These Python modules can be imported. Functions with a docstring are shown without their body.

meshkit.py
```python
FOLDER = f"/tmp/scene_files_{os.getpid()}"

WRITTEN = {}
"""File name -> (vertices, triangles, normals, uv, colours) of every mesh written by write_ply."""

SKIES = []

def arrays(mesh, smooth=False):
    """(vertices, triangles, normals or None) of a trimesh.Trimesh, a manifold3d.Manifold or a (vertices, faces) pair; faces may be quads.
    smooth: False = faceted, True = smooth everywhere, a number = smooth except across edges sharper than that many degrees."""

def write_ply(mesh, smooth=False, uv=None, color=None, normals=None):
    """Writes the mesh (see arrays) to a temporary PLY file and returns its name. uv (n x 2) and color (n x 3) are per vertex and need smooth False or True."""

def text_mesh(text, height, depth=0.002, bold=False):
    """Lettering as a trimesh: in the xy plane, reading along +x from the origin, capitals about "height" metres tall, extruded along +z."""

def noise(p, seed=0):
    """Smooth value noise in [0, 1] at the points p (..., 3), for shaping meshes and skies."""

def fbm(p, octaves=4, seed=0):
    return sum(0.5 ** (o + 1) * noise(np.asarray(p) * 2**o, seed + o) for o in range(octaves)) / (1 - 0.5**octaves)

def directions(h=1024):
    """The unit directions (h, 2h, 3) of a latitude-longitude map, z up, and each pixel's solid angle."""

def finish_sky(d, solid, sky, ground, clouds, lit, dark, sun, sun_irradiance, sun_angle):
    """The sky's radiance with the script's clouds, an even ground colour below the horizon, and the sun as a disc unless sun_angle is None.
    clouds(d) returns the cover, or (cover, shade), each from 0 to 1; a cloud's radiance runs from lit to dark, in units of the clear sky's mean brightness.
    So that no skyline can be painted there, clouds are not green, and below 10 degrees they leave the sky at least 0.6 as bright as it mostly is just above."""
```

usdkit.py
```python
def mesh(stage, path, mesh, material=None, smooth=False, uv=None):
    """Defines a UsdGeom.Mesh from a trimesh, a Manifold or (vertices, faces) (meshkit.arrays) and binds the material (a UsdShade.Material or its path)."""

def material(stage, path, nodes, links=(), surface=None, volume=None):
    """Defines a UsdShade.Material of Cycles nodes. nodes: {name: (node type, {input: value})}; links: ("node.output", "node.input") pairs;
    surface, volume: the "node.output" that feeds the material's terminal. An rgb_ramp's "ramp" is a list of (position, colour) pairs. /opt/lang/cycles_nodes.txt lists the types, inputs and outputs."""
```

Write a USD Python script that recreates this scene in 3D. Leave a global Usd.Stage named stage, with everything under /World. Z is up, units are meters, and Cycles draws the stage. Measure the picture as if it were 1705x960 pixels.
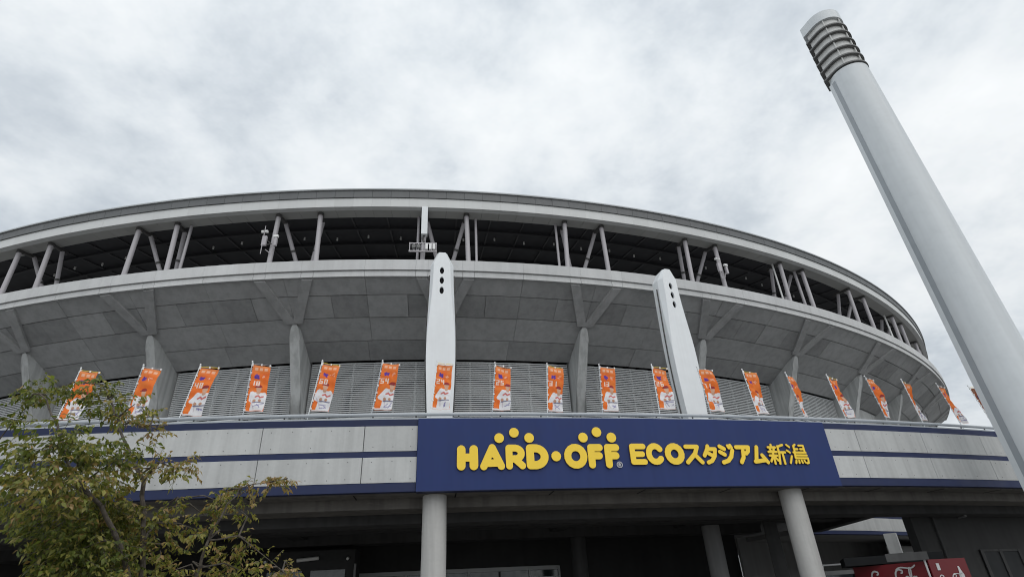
import math, random
import numpy as np, trimesh, usdkit, meshkit
from pxr import Usd, UsdGeom, UsdLux, UsdShade, Sdf, Gf, Vt
from shapely.geometry import Polygon, LineString, Point, box as sbox
from shapely import affinity, union_all

stage = Usd.Stage.CreateInMemory()
UsdGeom.SetStageUpAxis(stage, UsdGeom.Tokens.z)
UsdGeom.SetStageMetersPerUnit(stage, 1.0)
UsdGeom.Xform.Define(stage, '/World')
UsdGeom.Scope.Define(stage, '/World/Looks')
sin, cos, rad, PI = math.sin, math.cos, math.radians, math.pi

# ------------------------------------------------------------------ camera
EYE = 1.6
FPX, PITCH, ROLL = 947.03, 0.51348, -0.05368
cam = UsdGeom.Camera.Define(stage, '/World/camera')
cam.CreateHorizontalApertureAttr(36.0); cam.CreateVerticalApertureAttr(36.0 * 9 / 16)
cam.CreateFocalLengthAttr(36.0 * FPX / 1705); cam.CreateClippingRangeAttr(Gf.Vec2f(0.1, 5000))
R0, U0, F0 = np.array([1, 0, 0.]), np.array([0, -sin(PITCH), cos(PITCH)]), np.array([0, cos(PITCH), sin(PITCH)])
RT = cos(ROLL) * R0 + sin(ROLL) * U0; UP = -sin(ROLL) * R0 + cos(ROLL) * U0
m4 = np.eye(4); m4[0, :3] = RT; m4[1, :3] = UP; m4[2, :3] = -F0; m4[3, :3] = (0, 0, EYE)
cam.AddTransformOp().Set(Gf.Matrix4d(*m4.ravel().tolist()))
cam.CreateExposureAttr(0.76)

# ------------------------------------------------------------------ sky and sun (overcast)
SUN_EL, SUN_AZ = rad(48), rad(150)            # azimuth from +y towards +x: the sun is behind the viewer, veiled by cloud
sd = np.array([sin(SUN_AZ) * cos(SUN_EL), cos(SUN_AZ) * cos(SUN_EL), sin(SUN_EL)])
usdkit.material(stage, '/World/Looks/sky', {
    'sky': ('sky_texture', {'sky_type': 'single_scattering', 'sun_disc': False, 'sun_elevation': SUN_EL, 'sun_rotation': SUN_AZ, 'aerosol_density': 2.0}),
    'tc': ('texture_coordinate', {}), 'sep': ('separate_xyz', {}),
    'zc': ('math', {'math_type': 'maximum', 'value2': 0.0}), 'zp': ('math', {'math_type': 'add', 'value2': 0.30}),
    'dx': ('math', {'math_type': 'divide'}), 'dy': ('math', {'math_type': 'divide'}), 'pl': ('combine_xyz', {'z': 3.7}),
    'big': ('noise_texture', {'scale': 1.9, 'detail': 8.0, 'roughness': 0.56, 'distortion': 0.0}),
    'big2': ('noise_texture', {'scale': 5.2, 'detail': 8.0, 'roughness': 0.6, 'distortion': 0.1}),
    'mixn': ('mix_float', {'fac': 0.45}),
    'ramp': ('rgb_ramp', {'ramp': [(0.0, (2.8, 3.12, 3.46)), (0.38, (3.15, 3.47, 3.8)), (0.44, (3.75, 4.06, 4.34)), (0.49, (4.3, 4.58, 4.8)), (0.54, (4.75, 4.98, 5.14)), (0.60, (5.15, 5.33, 5.43)), (0.68, (5.5, 5.65, 5.72)), (1.0, (5.9, 6.0, 6.05))]}),
    'gz': ('map_range', {'from_min': 0.0, 'from_max': 1.0, 'to_min': 0.90, 'to_max': 1.16, 'clamp': True}),
    'mul': ('mix', {'mix_type': 'multiply', 'fac': 1.0}),
    'mx': ('mix', {'fac': 0.97}),
    'bg': ('background_shader', {'strength': 0.1}),
}, [('tc.generated', 'sep.vector'), ('sep.z', 'zc.value1'), ('zc.value', 'zp.value1'), ('sep.x', 'dx.value1'), ('zp.value', 'dx.value2'),
    ('sep.y', 'dy.value1'), ('zp.value', 'dy.value2'), ('dx.value', 'pl.x'), ('dy.value', 'pl.y'), ('pl.vector', 'big.vector'), ('pl.vector', 'big2.vector'),
    ('big.fac', 'mixn.a'), ('big2.fac', 'mixn.b'), ('mixn.result', 'ramp.fac'), ('sep.z', 'gz.value'), ('ramp.color', 'mul.color1'), ('gz.result', 'mul.color2'),
    ('sky.color', 'mx.color1'), ('mul.color', 'mx.color2'), ('mx.color', 'bg.color')], surface='bg.background')
dome = UsdLux.DomeLight.Define(stage, '/World/sky')
UsdShade.MaterialBindingAPI.Apply(dome.GetPrim()).Bind(UsdShade.Material.Get(stage, '/World/Looks/sky'))
dome.GetPrim().SetCustomDataByKey('kind', 'structure')
sun = UsdLux.DistantLight.Define(stage, '/World/sun')
sun.CreateIntensityAttr(0.16); sun.CreateAngleAttr(70.0); sun.CreateNormalizeAttr(True); sun.CreateColorAttr(Gf.Vec3f(1.0, 0.97, 0.93))
zx = sd / np.linalg.norm(sd); xx = np.cross([0, 0, 1.], zx); xx /= np.linalg.norm(xx); yx = np.cross(zx, xx)
m4 = np.eye(4); m4[0, :3] = xx; m4[1, :3] = yx; m4[2, :3] = zx; m4[3, :3] = sd * 200
sun.AddTransformOp().Set(Gf.Matrix4d(*m4.ravel().tolist()))

# ------------------------------------------------------------------ materials
def mat(name, nodes, links, surface='p.BSDF'): return usdkit.material(stage, '/World/Looks/' + name, nodes, links, surface=surface)

def concrete(name, base, var=0.16, streak=0.12, rough=0.85, bump=0.25, tint=(1, 1, 1), scale=1.0, spec=0.3):
    lo, hi = [base * (1 - var) * t for t in tint], [base * (1 + var) * t for t in tint]
    return mat(name, {
        'g': ('geometry', {}), 'o': ('object_info', {}),
        'n1': ('noise_texture', {'scale': 0.55 * scale, 'detail': 5.0, 'roughness': 0.6}),
        'n2': ('noise_texture', {'scale': 9.0 * scale, 'detail': 5.0, 'roughness': 0.7}),
        'mp': ('mapping', {'scale': (1.7, 1.7, 0.10)}), 'n3': ('noise_texture', {'scale': 1.6 * scale, 'detail': 4.0, 'roughness': 0.6}),
        'mf': ('mix_float', {'fac': 0.35}), 'r': ('rgb_ramp', {'ramp': [(0.3, lo), (0.7, hi)]}),
        'r3': ('rgb_ramp', {'ramp': [(0.38, (1 - streak,) * 3), (0.56, (1, 1, 1))]}),
        'mm': ('mix', {'mix_type': 'multiply', 'fac': 1.0}), 'mo': ('map_range', {'from_min': 0.0, 'from_max': 1.0, 'to_min': 0.93, 'to_max': 1.05}),
        'mm2': ('mix', {'mix_type': 'multiply', 'fac': 1.0}),
        'b': ('bump', {'strength': bump, 'distance': 0.02}), 'p': ('principled_bsdf', {'roughness': rough, 'specular_ior_level': spec})},
        [('g.position', 'n1.vector'), ('g.position', 'n2.vector'), ('g.position', 'mp.vector'), ('mp.vector', 'n3.vector'), ('n1.fac', 'mf.a'), ('n2.fac', 'mf.b'),
         ('mf.result', 'r.fac'), ('n3.fac', 'r3.fac'), ('r.color', 'mm.color1'), ('r3.color', 'mm.color2'), ('o.random', 'mo.value'), ('mm.color', 'mm2.color1'),
         ('mo.result', 'mm2.color2'), ('mm2.color', 'p.base_color'), ('n2.fac', 'b.height'), ('b.normal', 'p.normal')])

def paint(name, col, rough=0.45, var=0.05, metallic=0.0, spec=0.5, scale=1.5, coat=0.0):
    return mat(name, {
        'g': ('geometry', {}), 'n1': ('noise_texture', {'scale': scale, 'detail': 5.0, 'roughness': 0.65}),
        'mp': ('mapping', {'scale': (3.0, 3.0, 0.15)}), 'n2': ('noise_texture', {'scale': 1.3, 'detail': 4.0, 'roughness': 0.6}),
        'mf': ('mix_float', {'fac': 0.5}), 'r': ('rgb_ramp', {'ramp': [(0.3, [c * (1 - var) for c in col]), (0.7, [min(1, c * (1 + var)) for c in col])]}),
        'rr': ('map_range', {'from_min': 0.3, 'from_max': 0.7, 'to_min': rough - 0.08, 'to_max': rough + 0.1}),
        'o': ('object_info', {}), 'mo': ('map_range', {'from_min': 0.0, 'from_max': 1.0, 'to_min': 1 - var, 'to_max': 1 + var}), 'm': ('mix', {'mix_type': 'multiply', 'fac': 1.0}),
        'p': ('principled_bsdf', {'metallic': metallic, 'specular_ior_level': spec, 'coat_weight': coat})},
        [('g.position', 'n1.vector'), ('g.position', 'mp.vector'), ('mp.vector', 'n2.vector'), ('n1.fac', 'mf.a'), ('n2.fac', 'mf.b'), ('mf.result', 'r.fac'),
         ('n1.fac', 'rr.value'), ('rr.result', 'p.roughness'), ('o.random', 'mo.value'), ('r.color', 'm.color1'), ('mo.result', 'm.color2'), ('m.color', 'p.base_color')])

CON_PAR = concrete('parapet_concrete', 0.52, 0.10, 0.12, tint=(0.985, 1.0, 0.99), bump=0.15)
CON_RIM = concrete('rim_concrete', 0.59, 0.08, 0.06, tint=(0.99, 1.0, 1.0))
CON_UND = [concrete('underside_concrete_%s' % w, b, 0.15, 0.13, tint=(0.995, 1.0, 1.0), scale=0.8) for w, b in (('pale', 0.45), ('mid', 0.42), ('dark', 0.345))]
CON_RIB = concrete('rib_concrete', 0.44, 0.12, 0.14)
CON_FIN = concrete('fin_concrete', 0.55, 0.14, 0.22, tint=(0.98, 1.0, 0.99))
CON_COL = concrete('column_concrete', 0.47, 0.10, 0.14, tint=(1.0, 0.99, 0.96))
CON_COL_SHADE = concrete('shaded_column_concrete', 0.27, 0.1, 0.14)  # column concrete darkened to carry the shade under the deck
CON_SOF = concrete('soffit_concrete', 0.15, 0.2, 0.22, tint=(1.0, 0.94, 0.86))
CON_DRK_SHADE = concrete('dark_and_shaded_concrete', 0.07, 0.2, 0.2)  # also the deep deck underside, darkened to stand for missing light
PAVE = concrete('paving', 0.20, 0.15, 0.0, tint=(1.0, 0.97, 0.93))
FASCIA = paint('roof_grey_metal', (0.125, 0.13, 0.133), 0.5, 0.07)
EAVE = paint('pale_roof_metal', (0.60, 0.61, 0.605), 0.5, 0.04)
SOFFIT = paint('roof_soffit_metal', (0.36, 0.36, 0.345), 0.55, 0.07)
LIP = paint('roof_lip_metal', (0.42, 0.44, 0.45), 0.45, 0.04)
ROOFDARK = paint('dark_roof_lining', (0.028, 0.028, 0.032), 0.8, 0.2)
PURLIN = paint('dark_purlin', (0.032, 0.032, 0.036), 0.6, 0.1)
SEAM = paint('roof_lining_seam', (0.04, 0.04, 0.044), 0.6, 0.1)
STEEL = paint('grey_painted_steel', (0.44, 0.42, 0.44), 0.4, 0.05)
BRACK = paint('dark_steel_bracket', (0.07, 0.068, 0.066), 0.5, 0.1)
SLAT = paint('louvre_aluminium', (0.70, 0.72, 0.725), 0.42, 0.05, spec=0.6)
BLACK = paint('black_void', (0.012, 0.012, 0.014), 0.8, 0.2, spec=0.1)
NAVY = paint('navy_stripe_paint', (0.019, 0.028, 0.080), 0.55, 0.12, spec=0.3)
BOARD = paint('sign_blue', (0.026, 0.045, 0.152), 0.5, 0.10, spec=0.2)
YEL = paint('letter_yellow', (0.96, 0.66, 0.04), 0.4, 0.03)
LETEDGE = paint('letter_edge', (0.16, 0.08, 0.03), 0.5, 0.1)
SILVER = paint('silver_outline', (0.5, 0.5, 0.52), 0.4, 0.05)
RAIL = paint('handrail_steel', (0.40, 0.43, 0.46), 0.32, 0.05, spec=0.7)
WHITE = paint('white_paint', (0.77, 0.795, 0.81), 0.45, 0.06, spec=0.5)
WHITEP = paint('white_plastic', (0.78, 0.78, 0.77), 0.4, 0.03)
TOWER = paint('tower_white_paint', (0.62, 0.655, 0.675), 0.36, 0.06, spec=0.5)
TGROOVE_SHADE = paint('tower_groove_shade', (0.33, 0.36, 0.385), 0.5, 0.05)  # tower paint darkened to shade the turned face beside the rib
VISOR = paint('lamp_visor_grey', (0.13, 0.13, 0.128), 0.5, 0.1)
DRUM = paint('lamp_drum_grey', (0.60, 0.60, 0.585), 0.5, 0.05)
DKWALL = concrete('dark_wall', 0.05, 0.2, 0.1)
GREYW = concrete('grey_wall', 0.30, 0.12, 0.12)
RED = paint('kiosk_red', (0.12, 0.005, 0.009), 0.4, 0.05)
KBLACK = paint('kiosk_black', (0.008, 0.009, 0.010), 0.7, 0.1, spec=0.2)
DPANEL = paint('dark_window_panel', (0.03, 0.032, 0.034), 0.6, 0.1, spec=0.2)
CREAM = paint('cream_notice', (0.62, 0.56, 0.42), 0.6, 0.05)
FRAME = paint('window_frame_aluminium', (0.55, 0.56, 0.56), 0.4, 0.04)
BARK = mat('bark', {'g': ('geometry', {}), 'n': ('noise_texture', {'scale': 14.0, 'detail': 5.0}), 'r': ('rgb_ramp', {'ramp': [(0.3, (0.035, 0.028, 0.022)), (0.7, (0.13, 0.11, 0.09))]}),
    'b': ('bump', {'strength': 0.5, 'distance': 0.02}), 'p': ('principled_bsdf', {'roughness': 0.85})}, [('g.position', 'n.vector'), ('n.fac', 'r.fac'), ('r.color', 'p.base_color'), ('n.fac', 'b.height'), ('b.normal', 'p.normal')])
GLASS = mat('window_glass', {'f': ('fresnel', {'IOR': 1.5}), 't': ('transparent_bsdf', {'color': (0.75, 0.8, 0.8)}), 'g': ('glossy_bsdf', {'roughness': 0.02, 'color': (0.9, 0.95, 0.95)}), 'm': ('mix_closure', {})},
    [('f.fac', 'm.fac'), ('t.BSDF', 'm.closure1'), ('g.BSDF', 'm.closure2')], surface='m.closure')
DGLASS = paint('dark_tinted_glass', (0.03, 0.038, 0.042), 0.12, 0.1, spec=0.8)
LEAF = mat('leaf', {'a': ('attribute', {'attribute': 'tone'}), 'd': ('principled_bsdf', {'roughness': 0.5, 'specular_ior_level': 0.35}), 't': ('translucent_bsdf', {}),
    'br': ('mix', {'mix_type': 'multiply', 'fac': 1.0, 'color2': (1.25, 1.3, 0.7)}), 'm': ('mix_closure', {'fac': 0.3})},
    [('a.color', 'd.base_color'), ('a.color', 'br.color1'), ('br.color', 't.color'), ('d.BSDF', 'm.closure1'), ('t.BSDF', 'm.closure2')], surface='m.closure')
CLOTH = mat('flag_print', {'a': ('attribute', {'attribute': 'print'}), 'd': ('principled_bsdf', {'roughness': 0.75, 'specular_ior_level': 0.2}), 't': ('translucent_bsdf', {}), 'm': ('mix_closure', {'fac': 0.22})},
    [('a.color', 'd.base_color'), ('a.color', 't.color'), ('d.BSDF', 'm.closure1'), ('t.BSDF', 'm.closure2')], surface='m.closure')
SCRIPT = paint('script_white', (0.48, 0.48, 0.48), 0.5, 0.03)
LAMP = paint('lamp_glass', (0.75, 0.75, 0.72), 0.2, 0.03)

# ------------------------------------------------------------------ scene helpers
_used, _loc = {}, {}
def numbered(parent, name):
    k = (parent, name); n = _used.get(k, 0); _used[k] = n + 1
    return name if n == 0 else '%s_%03d' % (name, n)
def data(prim, **kw):
    for k, v in kw.items():
        if v: prim.SetCustomDataByKey(k, v)
def thing(name, label, cat, loc=(0, 0, 0), group=None):
    path = '/World/' + numbered('/World', name)
    x = UsdGeom.Xform.Define(stage, path); x.AddTranslateOp().Set(Gf.Vec3d(*map(float, loc)))
    _loc[path] = np.array(loc, float); data(x.GetPrim(), label=label, category=cat, group=group)
    return path
def obj(name, mesh, material, parent='/World', smooth=False, label=None, kind=None, **top):
    """mesh in world coordinates; one Mesh prim under parent."""
    path = parent + '/' + numbered(parent, name)
    v, f, n = meshkit.arrays(mesh, smooth)
    off = _loc.get(parent, np.zeros(3)); _loc[path] = off
    me = usdkit.mesh(stage, path, (v - off, f), material)
    if n is not None:
        me.CreateNormalsAttr(Vt.Vec3fArray.FromNumpy(n.astype(np.float32))); me.SetNormalsInterpolation('vertex')
    data(me.GetPrim(), label=label, kind=kind, **top)
    return path
def primvar(path, name, cols):
    UsdGeom.PrimvarsAPI(stage.GetPrimAtPath(path)).CreatePrimvar(name, Sdf.ValueTypeNames.Color3fArray, 'vertex').Set(Vt.Vec3fArray.FromNumpy(np.asarray(cols, np.float32)))
cat = trimesh.util.concatenate

def pol(c, R, a, z=None):
    """point on a ring: centre c, radius R, angle a in degrees (0 = towards the viewer's side, growing to the right)"""
    a = rad(a); p = (c[0] + R * sin(a), c[1] - R * cos(a))
    return p if z is None else np.array([p[0], p[1], z])
def sweep(c, prof, a0, a1, n):
    """a closed solid: the profile [(R, z), ...] swept about the vertical through c from angle a0 to a1"""
    prof = np.array(prof, float); k = len(prof)
    poly = Polygon(prof)
    if not poly.exterior.is_ccw: prof = prof[::-1]; poly = Polygon(prof)
    tv, tf = trimesh.creation.triangulate_polygon(poly, engine='earcut')
    idx = [int(np.argmin(np.sum((prof - q) ** 2, 1))) for q in tv]
    tf = np.array([[idx[i] for i in t] for t in tf])
    aa = np.radians(np.linspace(a0, a1, n + 1))
    V = np.concatenate([np.stack([c[0] + prof[:, 0] * sin(a), c[1] - prof[:, 0] * cos(a), prof[:, 1]], 1) for a in aa])
    F = []
    for i in range(n):
        for j in range(k):
            p, q = i * k + j, i * k + (j + 1) % k
            F += [[p, q, q + k], [p, q + k, p + k]]
    F += [[t[0], t[2], t[1]] for t in tf] + [[t[0] + n * k, t[1] + n * k, t[2] + n * k] for t in tf]
    m = trimesh.Trimesh(V, F, process=False)
    if m.volume < 0: m.invert()
    return m
def ringbox(c, r0, r1, z0, z1, a0, a1, n=1): return sweep(c, [(r0, z0), (r1, z0), (r1, z1), (r0, z1)], a0, a1, n)
def tube(p, q, r, r2=None, n=10):
    p, q = np.asarray(p, float), np.asarray(q, float); d = q - p; L = np.linalg.norm(d)
    m = trimesh.creation.cylinder(radius=1.0, height=1.0, sections=n)
    v = m.vertices.copy(); rr = np.where(v[:, 2] > 0, r if r2 is None else r2, r)
    v[:, 0] *= rr; v[:, 1] *= rr; v[:, 2] = (v[:, 2] + .5) * L; m.vertices = v
    m.apply_transform(trimesh.geometry.align_vectors([0, 0, 1], d / L)); m.apply_translation(p); return m
def tubes(pts, r, n=8): return cat([tube(a, b, r, n=n) for a, b in zip(pts[:-1], pts[1:])])
def bx(c, size, yaw=0, bevel=0):
    m = trimesh.creation.box(size)
    m.apply_transform(trimesh.transformations.rotation_matrix(rad(yaw), [0, 0, 1])); m.apply_translation(c); return m
def frame_mesh(m, origin, ex, ey, ez):
    T = np.eye(4); T[:3, 0] = ex; T[:3, 1] = ey; T[:3, 2] = ez; T[:3, 3] = origin
    m = m.copy(); m.apply_transform(T)
    if np.linalg.det(T[:3, :3]) < 0: m.invert()
    return m
def extrude(shape, h):
    return cat([trimesh.creation.extrude_polygon(g, h, engine='earcut') for g in getattr(shape, 'geoms', [shape]) if g.area > 1e-7])
def loft(sections, close=True):
    """skin rings of equal length, with caps (fan about the centroid)"""
    n = len(sections[0]); V = np.concatenate(sections + [[np.mean(sections[0], 0)], [np.mean(sections[-1], 0)]]); F = []
    for i in range(len(sections) - 1):
        for j in range(n):
            a, b = i * n + j, i * n + (j + 1) % n; F += [[a, b, b + n], [a, b + n, a + n]]
    k = len(sections) * n; o = (len(sections) - 1) * n
    for j in range(n): F += [[k, (j + 1) % n, j], [k + 1, o + j, o + (j + 1) % n]]
    m = trimesh.Trimesh(V, F, process=False)
    if m.volume < 0: m.invert()
    return m
def azpt(az, d, z): return np.array([d * sin(rad(az)), d * cos(rad(az)), z])

# ------------------------------------------------------------------ dimensions found from the photograph (metres, ground = 0)
CS = (-13.355, 92.662)                       # centre of the stadium's curve
CD, RD = (-20.350, 132.282), 114.754         # centre and radius of the entrance deck's front
PER, A0S = 7.295, 1.11                       # one bay of the stadium in degrees, and the axis of one fin
PAIRS = [A0S + PER * k for k in range(-4, 9)]
AMIN, AMAX = A0S - 4.5 * PER, A0S + 8.5 * PER
rng = random.Random(7)

# ------------------------------------------------------------------ ground
g = trimesh.creation.box((900, 900, 0.5)); g.apply_translation((0, 60, -0.25))
obj('ground', g, PAVE, kind='structure')

# ------------------------------------------------------------------ stadium
st = thing('stadium', 'large curved grey concrete stadium with overhanging stand and ring roof', 'stadium', (CS[0], CS[1] - 62, 0))
# roof
rb = obj('roof', sweep(CS, [(66.6, 22.5), (65.7, 22.42), (45, 24.9), (45, 25.2), (66.6, 23.2)], AMIN, AMAX, 104), ROOFDARK, st)
step = PER / 8; na = int(round((AMAX - AMIN) / step))
for i in range(na):
    a, b = AMIN + i * step, AMIN + (i + 1) * step; e = 0.006
    j = rng.uniform(-.004, .004)
    obj('fascia_panel', sweep(CS, [(66.62, 22.78), (67.0 + j, 22.76), (67.02 + j, 23.22), (66.62, 23.24)], a + e, b - e, 1), FASCIA, rb)
    obj('eave_panel', ringbox(CS, 66.58, 66.93 + rng.uniform(-.003, .003), 22.14, 22.752, a + .0015, b - .0015, 1), EAVE, rb)
    obj('soffit_panel', sweep(CS, [(66.57, 22.15), (66.57, 22.21), (65.78, 22.29), (65.78, 22.22 + rng.uniform(-.006, .006))], a + e, b - e, 1), SOFFIT, rb)
obj('roof_lip', ringbox(CS, 66.55, 67.1, 23.245, 23.33, AMIN, AMAX, 104), LIP, rb)
for R in (64.2, 62.2, 60.0, 57.5, 54.8, 51.8):
    z = 22.42 + (65.7 - R) * 2.48 / 20.7
    obj('purlin', ringbox(CS, R - .08, R + .08, z - .16, z - .003, AMIN, AMAX, 104), PURLIN, rb)
for i in range(36):
    a = -16.5 + i * 1.82
    obj('lining_seam', sweep(CS, [(65.6, 22.36), (65.6, 22.42), (46, 24.76), (46, 24.70)], a - .035, a + .035, 1), SEAM, rb)
# downlights under the roof
for i in range(30):
    a = -16 + i * 1.82; R = 63.2 if i % 2 else 63.0
    p = pol(CS, R, a, 22.42); obj('downlight', tube(p + [0, 0, .12], p + [0, 0, .3], .055, n=10), LAMP, rb)

# upper stand
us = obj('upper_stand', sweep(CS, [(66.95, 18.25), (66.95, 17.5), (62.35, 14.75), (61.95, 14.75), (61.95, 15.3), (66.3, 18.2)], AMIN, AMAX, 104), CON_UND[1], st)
seats = [(66.2, 18.0)]
for i in range(26): seats += [(66.2 - .85 * i, 18.0 - .45 * i - .45), (66.2 - .85 * (i + 1), 18.0 - .45 * i - .45)]
seats += [(seats[-1][0], seats[-1][1] - .5), (66.2, 17.3 - .0)]
obj('seating', sweep(CS, [(r, z - .25) for r, z in seats], AMIN, AMAX, 52), CON_DRK_SHADE, us)
RA, ZA, RB, ZB = 67.0, 17.36, 62.3, 14.55
def und(t): return (RA + (RB - RA) * t, ZA + (ZB - ZA) * t)
nrm = np.array([ZB - ZA, -(RB - RA)]); nrm = nrm / np.linalg.norm(nrm) * (1 if nrm[0] > 0 else -1)   # outward (down and out)
nrm = np.array([abs(nrm[0]), -abs(nrm[1])])
ts = [0.0, .195, .46, .745, 1.0]
for k in range(-4, 9):
    c0 = A0S + PER * k
    for b in range(4):
        cuts = [c0 + PER * q for q in ((0, .5, 1), (0, .27, .5, .76, 1), (0, .5, 1), (0, .47, 1))[b]]
        for a, d in zip(cuts[:-1], cuts[1:]):
            if d > AMAX: continue
            (r0, z0), (r1, z1) = und(ts[b] + .004), und(ts[b + 1] - .004)
            h = .0 + rng.uniform(-.012, .012); th = .22
            q = [(r0 + nrm[0] * h, z0 + nrm[1] * h), (r1 + nrm[0] * h, z1 + nrm[1] * h), (r1 - nrm[0] * th, z1 - nrm[1] * th), (r0 - nrm[0] * th, z0 - nrm[1] * th)]
            w = [1, 1, 0, 1][rng.randrange(4)] if b in (0, 2) else [2, 1, 2, 1][rng.randrange(4)]
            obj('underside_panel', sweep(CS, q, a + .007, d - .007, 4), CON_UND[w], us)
# the rim of the stand
for k in range(-4, 9):
    c0 = A0S + PER * k
    for a, d in ((-1.35, -.8), (-.8, .8), (.8, 1.35), (1.35, PER / 2), (PER / 2, PER - 1.35)):
        if c0 + d > AMAX: continue
        obj('rim_panel', ringbox(CS, 66.6, 67.22 + rng.uniform(-.004, .004), 17.72, 18.35, c0 + a + .003, c0 + d - .003, 3), CON_RIM, us)
        obj('rim_trim', ringbox(CS, 66.6, 67.13, 17.36, 17.69, c0 + a + .008, c0 + d - .008, 3), CON_RIM, us)
# ribs: two slanting bands from each fin head out to the rim
def rib(c0, s_):
    secs = []
    for t in np.linspace(0, 1, 9):
        tt = .50 * (1 - t) + .004 * t; r, z = und(tt); am = c0 + s_ * (.16 * (1 - t) + 1.07 * t); hw = .24
        o, i_ = .11, -.3
        secs.append(np.array([pol(CS, r + nrm[0] * o, am - hw, z + nrm[1] * o), pol(CS, r + nrm[0] * o, am + hw, z + nrm[1] * o),
                              pol(CS, r + nrm[0] * i_, am + hw, z + nrm[1] * i_), pol(CS, r + nrm[0] * i_, am - hw, z + nrm[1] * i_)]))
    return loft(secs)
for c0 in PAIRS:
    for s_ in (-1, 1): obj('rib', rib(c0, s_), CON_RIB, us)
# fins
def fin(c0):
    zt = 16.02; rt = 64.72
    front = lambda z: 62.62 + (z - 11.45) * .462
    prof = [(61.6, 6.3), (front(6.3), 6.3), (front(15.0), 15.0), (front(15.75), 15.75), (rt - .05, zt - .1), (rt - .35, zt), (rt - .9, zt - .1), (61.6, 14.6)]
    prof[1] = (max(prof[1][0], 61.9), 6.3); prof.insert(2, (61.9 + .0, 9.9)); prof = [prof[0], (61.95, 6.3), (62.1, 10.3)] + prof[3:]
    secs = []
    for u in np.linspace(-1, 1, 11):
        dz = .85 * (1 - math.sqrt(max(0, 1 - .97 * u * u))); q = []
        for k, (r, z) in enumerate(prof):
            if k in (4, 5, 6, 7): z -= dz; r -= dz * .40 if k < 7 else 0
            q.append(pol(CS, r, c0 + .25 * u, z))
        secs.append(np.array(q))
    return loft(secs)
for c0 in PAIRS: obj('fin', fin(c0), CON_FIN, st, smooth=20)
# louvred wall between the fins, plain wall at the far right
lw = obj('louvre_wall', ringbox(CS, 61.4, 61.75, 6.3, 14.9, AMIN, 37.9, 72), BLACK, st)  # black backing colours in the darkness behind the slats
obj('plain_wall', ringbox(CS, 61.4, 62.2, 6.3, 14.75, 37.95, AMAX, 40), CON_FIN, st)
for k in range(-4, 5):
    a, d = A0S + PER * k + .36, A0S + PER * (k + 1) - .36
    sl = [sweep(CS, [(62.10, z - .005), (62.16, z - .038), (62.19, z - .034), (62.19, z + .022), (62.12, z + .036)], a, d, 6) for z in np.arange(9.5, 14.5, .115)]
    obj('louvre_slats', cat(sl), SLAT, lw, kind='stuff')
    for q in np.linspace(a, d, 7)[1:-1]:
        obj('louvre_post', ringbox(CS, 61.98, 62.07, 6.3, 14.5, q - .045, q + .045, 1), SLAT, lw)
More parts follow.
